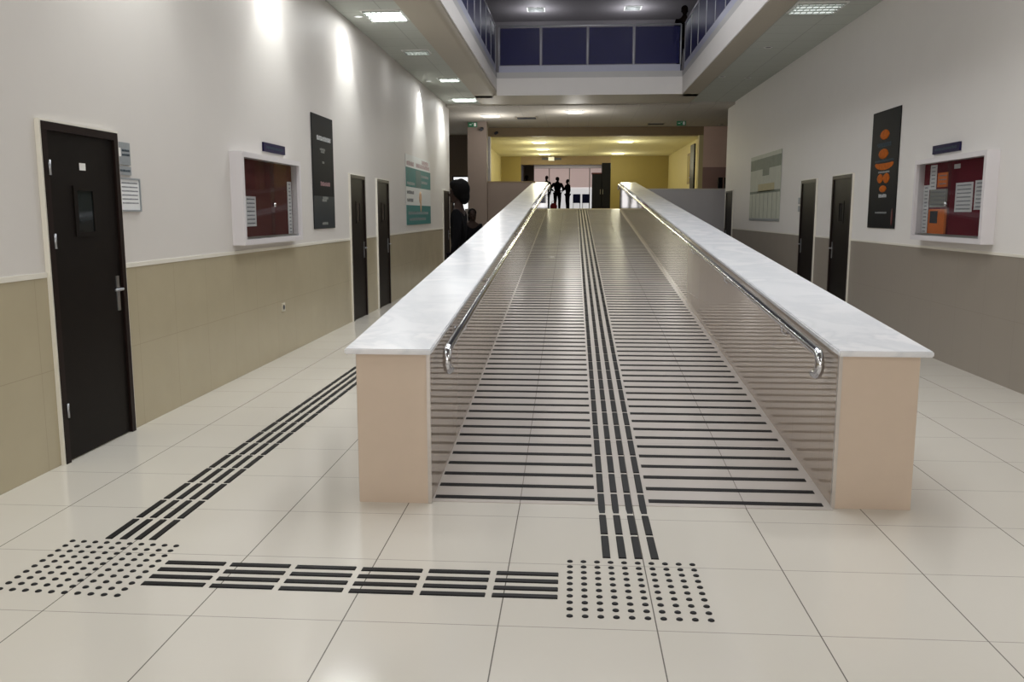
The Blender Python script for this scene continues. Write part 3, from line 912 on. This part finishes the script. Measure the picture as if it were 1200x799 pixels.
# ---------------------------------------------------------------- railings on the upper floor
def railing(label, pts):
    """pts: post positions in a line, on the upper floor edge"""
    a, b = Vector(pts[0]), Vector(pts[-1])
    dr = (b - a).normalized()
    nrm = Vector((-dr.y, dr.x, 0))
    mid = (a + b) / 2
    t = thing('glass_railing', (mid.x, mid.y, 4.57), label, 'railing', 'glass railings around the opening')

    def slab(mb, p, q, th, z0, z1):
        off = nrm * th / 2
        pp = [(p - off), (q - off), (q + off), (p + off)]
        mb.prism([(v.x, v.y) for v in pp], 2, z0, z1)
        return mb
    slab(MB(), a, b, 0.03, 4.57, 4.84).build('kick_plate', 'kick', t)
    for p in pts:
        p = Vector(p)
        MB().tube([(p.x, p.y, 4.84), (p.x, p.y, 5.7)], 0.015, 10).build('post', 'satin', t, True)
    for p, q in zip(pts, pts[1:]):
        p, q = Vector(p), Vector(q)
        d = (q - p).normalized() * 0.03
        slab(MB(), p + d, q - d, 0.012, 4.86, 5.66).build('glass_panel', 'blueglass', t)
    MB().tube([a + Vector((0, 0, 5.7)), b + Vector((0, 0, 5.7))], 0.02, 10).build('top_rail', 'satin', t, True)
    return t


railing('blue glass railing with steel posts across the back of the opening', [(x, OY1 + 0.03, 0) for x in (-1.70, -0.75, 0.30, 1.33, 2.37)])
railing('blue glass railing along the left edge of the opening', [(OX0 - 0.03, 20.2 - 1.05 * k, 0) for k in range(13)])
railing('blue glass railing along the right edge of the opening', [(OX1 + 0.03, 20.2 - 1.05 * k, 0) for k in range(13)])

# ---------------------------------------------------------------- floor markings
SL = math.atan(RK)
# anti-slip strips on the ramp
GX = (0.17, 0.242, 0.314, 0.388)                     # centre lines of the guide bars
strip_me = {}
for nm, (x0, x1) in dict(left=(-0.735, 0.135), right=(0.425, 1.345)).items():
    w = 0.042
    mb = MB().box(x0, x1, -w / 2, w / 2, 0.0, 0.0025)
    strip_me[nm] = ((x0 + x1) / 2, mb)
NS = 122
for nm in ('left', 'right'):
    cx, mb = strip_me[nm]
    src = mb.build('anti_slip_strip', 'tape', at=(cx, 0, 0))
    for k in range(NS):
        o = src if k == 0 else src.copy()
        y = 4.56 + 0.1735 * k
        o.location = (cx, y, rz(y) + 0.0042)
        o.rotation_euler = (SL, 0, 0)
        if k:
            C.objects.link(o)
        tag(o, 'black anti-slip strip across the ramp %s of the guide path, %s from the bottom' % (nm, nth(k + 1)), 'floor strip', 'anti-slip strips on the ramp')

# tactile bars
bar = MB()
bar.box(-0.018, 0.018, -0.135, 0.135, 0.0, 0.005)
for v in bar.bm.verts:
    if v.co.z > 0.002:
        v.co.x *= 0.82
        v.co.y *= 0.975
bar0 = bar.build('guide_bar', 'black')
first = [True]


def put_bar(x, y, z, rot, label, group):
    o = bar0 if first[0] else bar0.copy()
    if not first[0]:
        C.objects.link(o)
    first[0] = False
    o.location, o.rotation_euler = (x, y, z), rot
    tag(o, label, 'tactile bar', group)


WHICH = ('leftmost line', 'second line', 'third line', 'rightmost line')
for k in range(53):
    y = 3.777 + 0.135 + 0.297 * k
    for i, x in enumerate(GX):
        on = y > 4.5
        put_bar(x, y, (rz(y) + 0.0045) if on else 0.0, (SL if on else 0, 0, 0),
                'black guide bar of the path up the ramp, %s block from bottom, %s' % (nth(k + 1), WHICH[i]), 'guide bars up the ramp')
far = MB()
for k in range(53, 74):
    y = 3.777 + 0.135 + 0.297 * k
    for x in GX:
        c = Vector((x, y, rz(y) + 0.0045))
        far.prism([(c.y - 0.132, rz(c.y - 0.132) + 0.0045), (c.y + 0.132, rz(c.y + 0.132) + 0.0045), (c.y + 0.132, rz(c.y + 0.132) + 0.0095), (c.y - 0.132, rz(c.y - 0.132) + 0.0095)], 0, x - 0.017, x + 0.017)
tag(far.build('guide_bars', 'black'), 'far run of black guide bars near the top of the ramp', 'tactile bars', 'guide bars up the ramp', 'stuff')
LX = (-2.21, -2.138, -2.066, -1.994)
for k in range(16):
    y = 3.85 + 0.135 + 0.297 * k
    for i, x in enumerate(LX):
        put_bar(x + 0.004 * k * 0.5, y, 0, (0, 0, 0), 'black guide bar of the path beside left wall, %s block from dotted square, %s' % (nth(k + 1), WHICH[i]), 'guide bars along the left wall')
for k in range(6):
    x = -1.80 + 0.135 + 0.297 * k
    for i, y in enumerate((3.356, 3.428, 3.503, 3.578)):
        put_bar(x, y + (0.014 - 0.0045 * k if k < 3 else 0), 0, (0, 0, PI / 2), 'black guide bar joining the dotted squares, %s block from left, %s row from front' % (nth(k + 1), nth(i + 1)), 'guide bars between the dotted squares')
# tactile studs
st = MB()
st.disc((0, 0, 0), (0, 0, 1), 0.0135, 0.0125, 0.003, 14)
st.disc((0, 0, 0.003), (0, 0, 1), 0.0125, 0.008, 0.0025, 14)
stud0 = st.build('tactile_stud', 'black', smooth=False)
n_ = 0
for nm, x0, y0, dx in (('left', -2.366, 3.262, 0.0580), ('right', 0.004, 3.193, 0.0604)):
    for r in range(10):
        for c in range(10):
            o = stud0 if n_ == 0 else stud0.copy()
            if n_:
                C.objects.link(o)
            n_ += 1
            o.location = (x0 + dx * c, y0 + 0.0595 * r + (0.003 * (4.5 - c) if nm == 'left' else 0), 0)
            tag(o, 'round black floor stud in the %s dotted square, %s row from front, %s from left' % (nm, nth(r + 1), nth(c + 1)), 'tactile stud', 'studs of the %s dotted square' % nm)


# ---------------------------------------------------------------- people
def skin_mesh(nodes, edges, root, sub=1):
    me = bpy.data.meshes.new('tmp')
    names = list(nodes)
    me.from_pydata([nodes[n][0] for n in names], [(names.index(a), names.index(b)) for a, b in edges], [])
    o = bpy.data.objects.new('tmp', me)
    C.objects.link(o)
    md = o.modifiers.new('skin', 'SKIN')
    md.use_smooth_shade = True
    lay = me.skin_vertices[0].data
    for i, n in enumerate(names):
        r = nodes[n][1]
        lay[i].radius = r if isinstance(r, tuple) else (r, r)
        lay[i].use_root = (n == root)
    sd = o.modifiers.new('sub', 'SUBSURF')
    sd.levels = sd.render_levels = sub
    dg = bpy.context.evaluated_depsgraph_get()
    m2 = bpy.data.meshes.new_from_object(o.evaluated_get(dg))
    bpy.data.objects.remove(o)
    return m2


def remesh(meshes, voxel, name, mat, smooth_iter=2):
    bm = bmesh.new()
    for m in meshes:
        bm.from_mesh(m)
    me = bpy.data.meshes.new(name)
    bm.to_mesh(me)
    bm.free()
    o = bpy.data.objects.new('tmp', me)
    C.objects.link(o)
    r = o.modifiers.new('r', 'REMESH')
    r.mode = 'VOXEL'
    r.voxel_size = voxel
    s = o.modifiers.new('s', 'SMOOTH')
    s.iterations = smooth_iter
    s.factor = 0.4
    dg = bpy.context.evaluated_depsgraph_get()
    m2 = bpy.data.meshes.new_from_object(o.evaluated_get(dg))
    bpy.data.objects.remove(o)
    m2.name = name
    m2.materials.clear()
    m2.materials.append(M[mat])
    for f in m2.polygons:
        f.use_smooth = True
    return m2


def mb_mesh(mb):
    me = bpy.data.meshes.new('tmp')
    bmesh.ops.recalc_face_normals(mb.bm, faces=mb.bm.faces)
    mb.bm.to_mesh(me)
    mb.bm.free()
    return me


def person(loc, rot, scale, label, pose, hair, top, legs, voxel, group=None, slim=1.0):
    """a standing figure facing -Y; pose moves joints of the right (R, -x) and left (L, +x) side"""
    N = {
        'pelvis': ((0, 0, .96), (.135, .10)), 'waist': ((0, -.005, 1.10), (.12, .088)), 'chest': ((0, 0, 1.28), (.145, .105)),
        'upchest': ((0, .005, 1.39), (.12, .085)), 'neck': ((0, .005, 1.475), (.055, .055)), 'skull': ((0, -.008, 1.57), (.055, .06)),
    }
    E = [('pelvis', 'waist'), ('waist', 'chest'), ('chest', 'upchest'), ('upchest', 'neck'), ('neck', 'skull')]
    for s, k in ((-1, 'R'), (1, 'L')):
        N['hip' + k] = ((s * .09, 0, .88), (.088, .09))
        N['knee' + k] = ((s * .10, -.012, .50), (.056, .058))
        N['calf' + k] = ((s * .10, .01, .36), (.05, .054))
        N['ankle' + k] = ((s * .10, .02, .09), (.036, .04))
        N['toe' + k] = ((s * .115, -.14, .032), (.036, .026))
        N['shoulder' + k] = ((s * .165, .005, 1.405), (.062, .062))
        N['elbow' + k] = ((s * .215, .02, 1.13), (.041, .041))
        N['wrist' + k] = ((s * .235, -.045, .89), (.028, .024))
        E += [('pelvis', 'hip' + k), ('hip' + k, 'knee' + k), ('knee' + k, 'calf' + k), ('calf' + k, 'ankle' + k), ('ankle' + k, 'toe' + k),
              ('upchest', 'shoulder' + k), ('shoulder' + k, 'elbow' + k), ('elbow' + k, 'wrist' + k)]
    for k, v in pose.items():
        N[k] = (v, N[k][1])
    hands = []
    for s, k in ((-1, 'R'), (1, 'L')):
        w, e = Vector(N['wrist' + k][0]), Vector(N['elbow' + k][0])
        d = (w - e).normalized()
        side = Vector((0, -1, 0))                    # across the palm, thumb side first
        side = (side - d * side.dot(d)).normalized()
        inn = d.cross(side).normalized() * (-1 if d.cross(side).x * s > 0 else 1)
        pc = w + d * .055
        H = {'w': (w, (.024, .026)), 'p': (pc, (.022, .036)), 'q': (w + d * .085, (.018, .038))}
        HE = [('w', 'p'), ('p', 'q')]
        hands.append(skin_mesh(H, HE, 'w', 1))
        for i, ln in enumerate((.068, .078, .073, .056)):
            b = w + d * .088 + side * (.030 - .020 * i)
            F = {'a': (b - d * .02, (.0088, .0088)), 'b': (b + d * ln * .45 + inn * .004, (.0085, .0085)),
                 'c': (b + d * ln * .8 + inn * .014, (.0078, .0078)), 'e': (b + d * ln * .98 + inn * .026, (.0068, .0068))}
            hands.append(skin_mesh(F, [('a', 'b'), ('b', 'c'), ('c', 'e')], 'a', 1))
        b = w + d * .03 + side * .022
        T = {'a': (b, (.012, .012)), 'b': (b + side * .026 + d * .026, (.0105, .0105)), 'c': (b + side * .034 + d * .056 + inn * .008, (.0085, .0085))}
        hands.append(skin_mesh(T, [('a', 'b'), ('b', 'c')], 'a', 1))
    hd = MB()
    hx, hy, hz = N['skull'][0][0], N['skull'][0][1], N['skull'][0][2]
    hc = Vector((hx, hy - .012, hz + .075))
    hd.ell(hc + Vector((0, .012, .015)), (.076, .094, .098), 3)
    hd.ell(hc + Vector((0, -.022, -.045)), (.060, .066, .078), 3)
    hd.ell(hc + Vector((0, -.070, -.098)), (.026, .022, .022), 2)       # chin
    hd.ell(hc + Vector((0, -.093, -.030)), (.013, .020, .024), 2)       # nose
    hd.ell(hc + Vector((0, -.083, -.068)), (.024, .012, .010), 2)       # lips
    hd.ell(hc + Vector((0, -.082, .012)), (.050, .012, .010), 2)        # brow
    for s in (-1, 1):
        hd.ell(hc + Vector((s * .077, .014, -.018)), (.010, .020, .032), 2)
    body = remesh([skin_mesh(N, E, 'pelvis', 2), mb_mesh(hd)] + hands, voxel, 'body', 'skin')

    # clothes follow the same joints, a little wider
    def grow(keys, edges, root, add, stop=None):
        NN = {}
        for k in keys:
            p, r = N[k]
            r = r if isinstance(r, tuple) else (r, r)
            NN[k] = (Vector(p), (r[0] + add, r[1] + add))
        for k, (a, f) in (stop or {}).items():
            NN[k] = (Vector(N[a][0]).lerp(Vector(N[k][0]), f), NN[k][1])
        return skin_mesh(NN, edges, root, 2)
    tk = ['pelvis', 'waist', 'chest', 'upchest', 'shoulderR', 'shoulderL', 'elbowR', 'elbowL', 'wristR', 'wristL']
    te = [('pelvis', 'waist'), ('waist', 'chest'), ('chest', 'upchest')] + [(a + k, b + k) for k in 'RL' for a, b in (('shoulder', 'elbow'), ('elbow', 'wrist'))] + [('upchest', 'shoulderR'), ('upchest', 'shoulderL')]
    shirt = remesh([grow(tk, te, 'chest', .016, {'wristR': ('elbowR', .93), 'wristL': ('elbowL', .93)})], voxel, 'jacket', top)
    lk = ['pelvis'] + [a + k for k in 'RL' for a in ('hip', 'knee', 'calf', 'ankle')]
    le = [e for k in 'RL' for e in (('pelvis', 'hip' + k), ('hip' + k, 'knee' + k), ('knee' + k, 'calf' + k), ('calf' + k, 'ankle' + k))]
    trou = remesh([grow(lk, le, 'pelvis', .014)], voxel, 'trousers', legs)
    t = thing('person', loc, label, 'person', group)
    t.rotation_euler = (0, 0, rot)
    t.scale = (scale * slim, scale * slim, scale)

    def add(name, me):
        o = bpy.data.objects.new(name, me)
        o.parent = t
        C.objects.link(o)
        return o
    add('body', body)
    add('jacket', shirt)
    add('trousers', trou)
    for k in 'RL':
        a, b = Vector(N['ankle' + k][0]), Vector(N['toe' + k][0])
        sh = MB()
        mid = (a + b) / 2
        sh.ell((mid.x, mid.y, b.z + .018), (.052, .135, .036), 3)
        sh.ell((a.x, a.y + .005, b.z + .035), (.048, .055, .052), 3)
        sh.box(mid.x - .045, mid.x + .045, mid.y - .12, mid.y + .12, b.z - .03, b.z - .01, .006)
        add('shoe', remesh([mb_mesh(sh)], .008, 'shoe', 'blackpaint'))
    for s in (-1, 1):
        e = MB().ell(hc + Vector((s * .03, -.079, -.006)), (.011, .009, .008), 2)
        m = mb_mesh(e)
        m.materials.append(M['eye'])
        add('eye', m)
    hm = MB()
    if hair == 'big':
        hm.ell(hc + Vector((0, .055, .035)), (.125, .125, .125), 3)
        hm.ell(hc + Vector((0, -.01, .085)), (.10, .09, .065), 3)
        hm.ell(hc + Vector((0, .10, -.04)), (.10, .075, .10), 3)
    elif hair == 'long':
        hm.ell(hc + Vector((0, .03, .035)), (.092, .092, .094), 3)
        hm.ell(hc + Vector((0, .07, -.06)), (.088, .05, .13), 3)
    else:
        hm.ell(hc + Vector((0, .026, .036)), (.083, .092, .088), 3)
    me = mb_mesh(hm)
    for v in me.vertices:
        n = Vector((v.co.x, v.co.y, v.co.z))
        v.co += (v.co - hc).normalized() * .004 * math.sin(n.x * 130 + n.z * 90) * math.cos(n.y * 110)
    add('hair', remesh([me], .008, 'hair', 'hair'))
    return t


person((-1.46, 11.2, 0), math.radians(-95), 1.10, 'tall person in black with big dark hair standing by bright side doorway', {'elbowR': (-.20, .0, 1.13), 'wristR': (-.21, -.09, .90), 'elbowL': (.20, .02, 1.13), 'wristL': (.21, -.05, .89)},
       'big', 'cloth', 'cloth2', .010, slim=0.86)
person((-1.95, 17.0, 0), math.radians(15), 0.925, 'shorter person in black jacket half hidden behind left ramp wall', {}, 'long', 'cloth', 'jean', .010)
person((-0.82, 46.9, 1.674), math.radians(20), 1.0, 'person in black with elbows out at the top of the ramp', {'elbowR': (-.30, .06, 1.16), 'wristR': (-.20, -.09, 1.02), 'elbowL': (.30, .06, 1.16), 'wristL': (.20, -.09, 1.02)}, 'short', 'cloth', 'cloth', .013, 'people in the far passage', 1.22)
person((-0.28, 47.3, 1.674), math.radians(-60), 0.94, 'dark slim person beside the one with elbows out', {'elbowR': (-.2, -.10, 1.17), 'wristR': (-.17, -.30, 1.12)}, 'short', 'cloth2', 'jean', .013, 'people in the far passage')
person((-2.40, 46.0, 1.674), math.radians(10), 1.03, 'person of whom only the dark head shows above the taupe parapet', {}, 'short', 'cloth', 'cloth', .013, 'people in the far passage', 1.22)
person((-1.38, 46.6, 1.674), math.radians(-20), 1.03, 'person whose dark head shows above the top of left coping', {}, 'short', 'cloth2', 'jean', .013, 'people in the far passage')
person((2.62, 21.9, 4.7), math.radians(0), 0.99, 'person in dark clothes behind blue railing on the upper floor', {}, 'short', 'cloth', 'cloth', .013)

# ---------------------------------------------------------------- things at the top of the ramp
t = thing('cabinet', (1.15, 36.2, 1.674), 'tall black cabinet standing before the far passage', 'cabinet')
box('body', 'blackpaint', 0.78, 1.16, 35.9, 36.5, 1.674, 3.12, t, 0.01)
box('tall_body', 'blackpaint', 1.165, 1.52, 35.9, 36.5, 1.674, 3.55, t, 0.01)
box('top_panel', 'redtrim', 0.76, 1.16, 35.88, 36.52, 3.12, 3.16, t)
box('door', 'blackpaint', 0.80, 1.14, 35.885, 35.9, 1.72, 3.09, t)
box('door', 'blackpaint', 1.18, 1.50, 35.885, 35.9, 1.72, 3.5, t)
MB().tube([(1.11, 35.87, 2.3), (1.11, 35.87, 2.5)], 0.01, 8).build('handle', 'bsteel', t)
MB().tube([(1.21, 35.87, 2.3), (1.21, 35.87, 2.5)], 0.01, 8).build('handle', 'bsteel', t)
t = thing('shoulder_bag', (-1.0, 46.3, 1.674), 'red bag on the landing beside the standing people', 'bag')
b = MB().ell((-1.0, 46.3, 1.674 + 0.2), (.19, .12, .2), 3)
for v in b.bm.verts:
    v.co.z = max(v.co.z, 1.676)
b.build('body', 'red', t, True)
MB().tube([(-1.12, 46.3, 2.0), (-1.08, 46.3, 2.15), (-1.0, 46.3, 2.19), (-0.92, 46.3, 2.15), (-0.88, 46.3, 2.0)], .012, 8).build('strap', 'red', t, True)


def waiting_chair(x, y, label):
    t = thing('waiting_chair', (x, y, 1.674), label, 'chair', 'blue waiting chairs')
    s = MB().box(x - .22, x + .22, y - .22, y + .2, 2.10, 2.13, .012)
    s.build('seat', 'seatblue', t)
    s = MB().prism([(y + .18, 2.14), (y + .28, 2.60), (y + .30, 2.60), (y + .21, 2.13)], 0, x - .21, x + .21)
    s.build('backrest', 'seatblue', t)
    for a in (-.18, .18):
        for b in (-.17, .17):
            MB().tube([(x + a, y + b, 2.10), (x + a * 1.1, y + b * 1.15, 1.674)], .013, 8).build('leg', 'white', t)


waiting_chair(0.22, 49.5, 'blue chair with white legs in the far passage, left one')
waiting_chair(0.74, 49.5, 'blue chair with white legs in the far passage, right one')


def lounge_chair(x, y, w, h, label):
    t = thing('lounge_chair', (x, y, 1.674), label, 'chair', 'black chairs behind the grey parapet')
    box('seat', 'blackpaint', x - w / 2, x + w / 2, y - .25, y + .22, 2.02, 2.12, t, .02)
    box('backrest', 'blackpaint', x - w / 2, x + w / 2, y - .33, y - .25, 2.12, h, t, .02)
    for a in (-1, 1):
        for b in (-.24, .2):
            MB().tube([(x + a * (w / 2 - .04), y + b, 2.03), (x + a * (w / 2 - .04), y + b, 1.674)], .015, 8).build('leg', 'bsteel', t)


lounge_chair(4.70, 27.12, .36, 2.60, 'black chair behind grey parapet, the broader one by the pink wall')
lounge_chair(4.40, 27.08, .14, 2.60, 'narrow black stool back beside the broader black chair')

# wall boards on the far right hall wall
t = thing('notice_frame', (4.05, 31.5, 2.9), 'dark narrow framed board on the far right cream wall', 'notice')
box('frame', 'header', 4.02, 4.05, 30.9, 31.6, 2.55, 3.6, t)
box('sheet', 'olive', 4.015, 4.02, 30.98, 31.52, 2.63, 3.52, t)
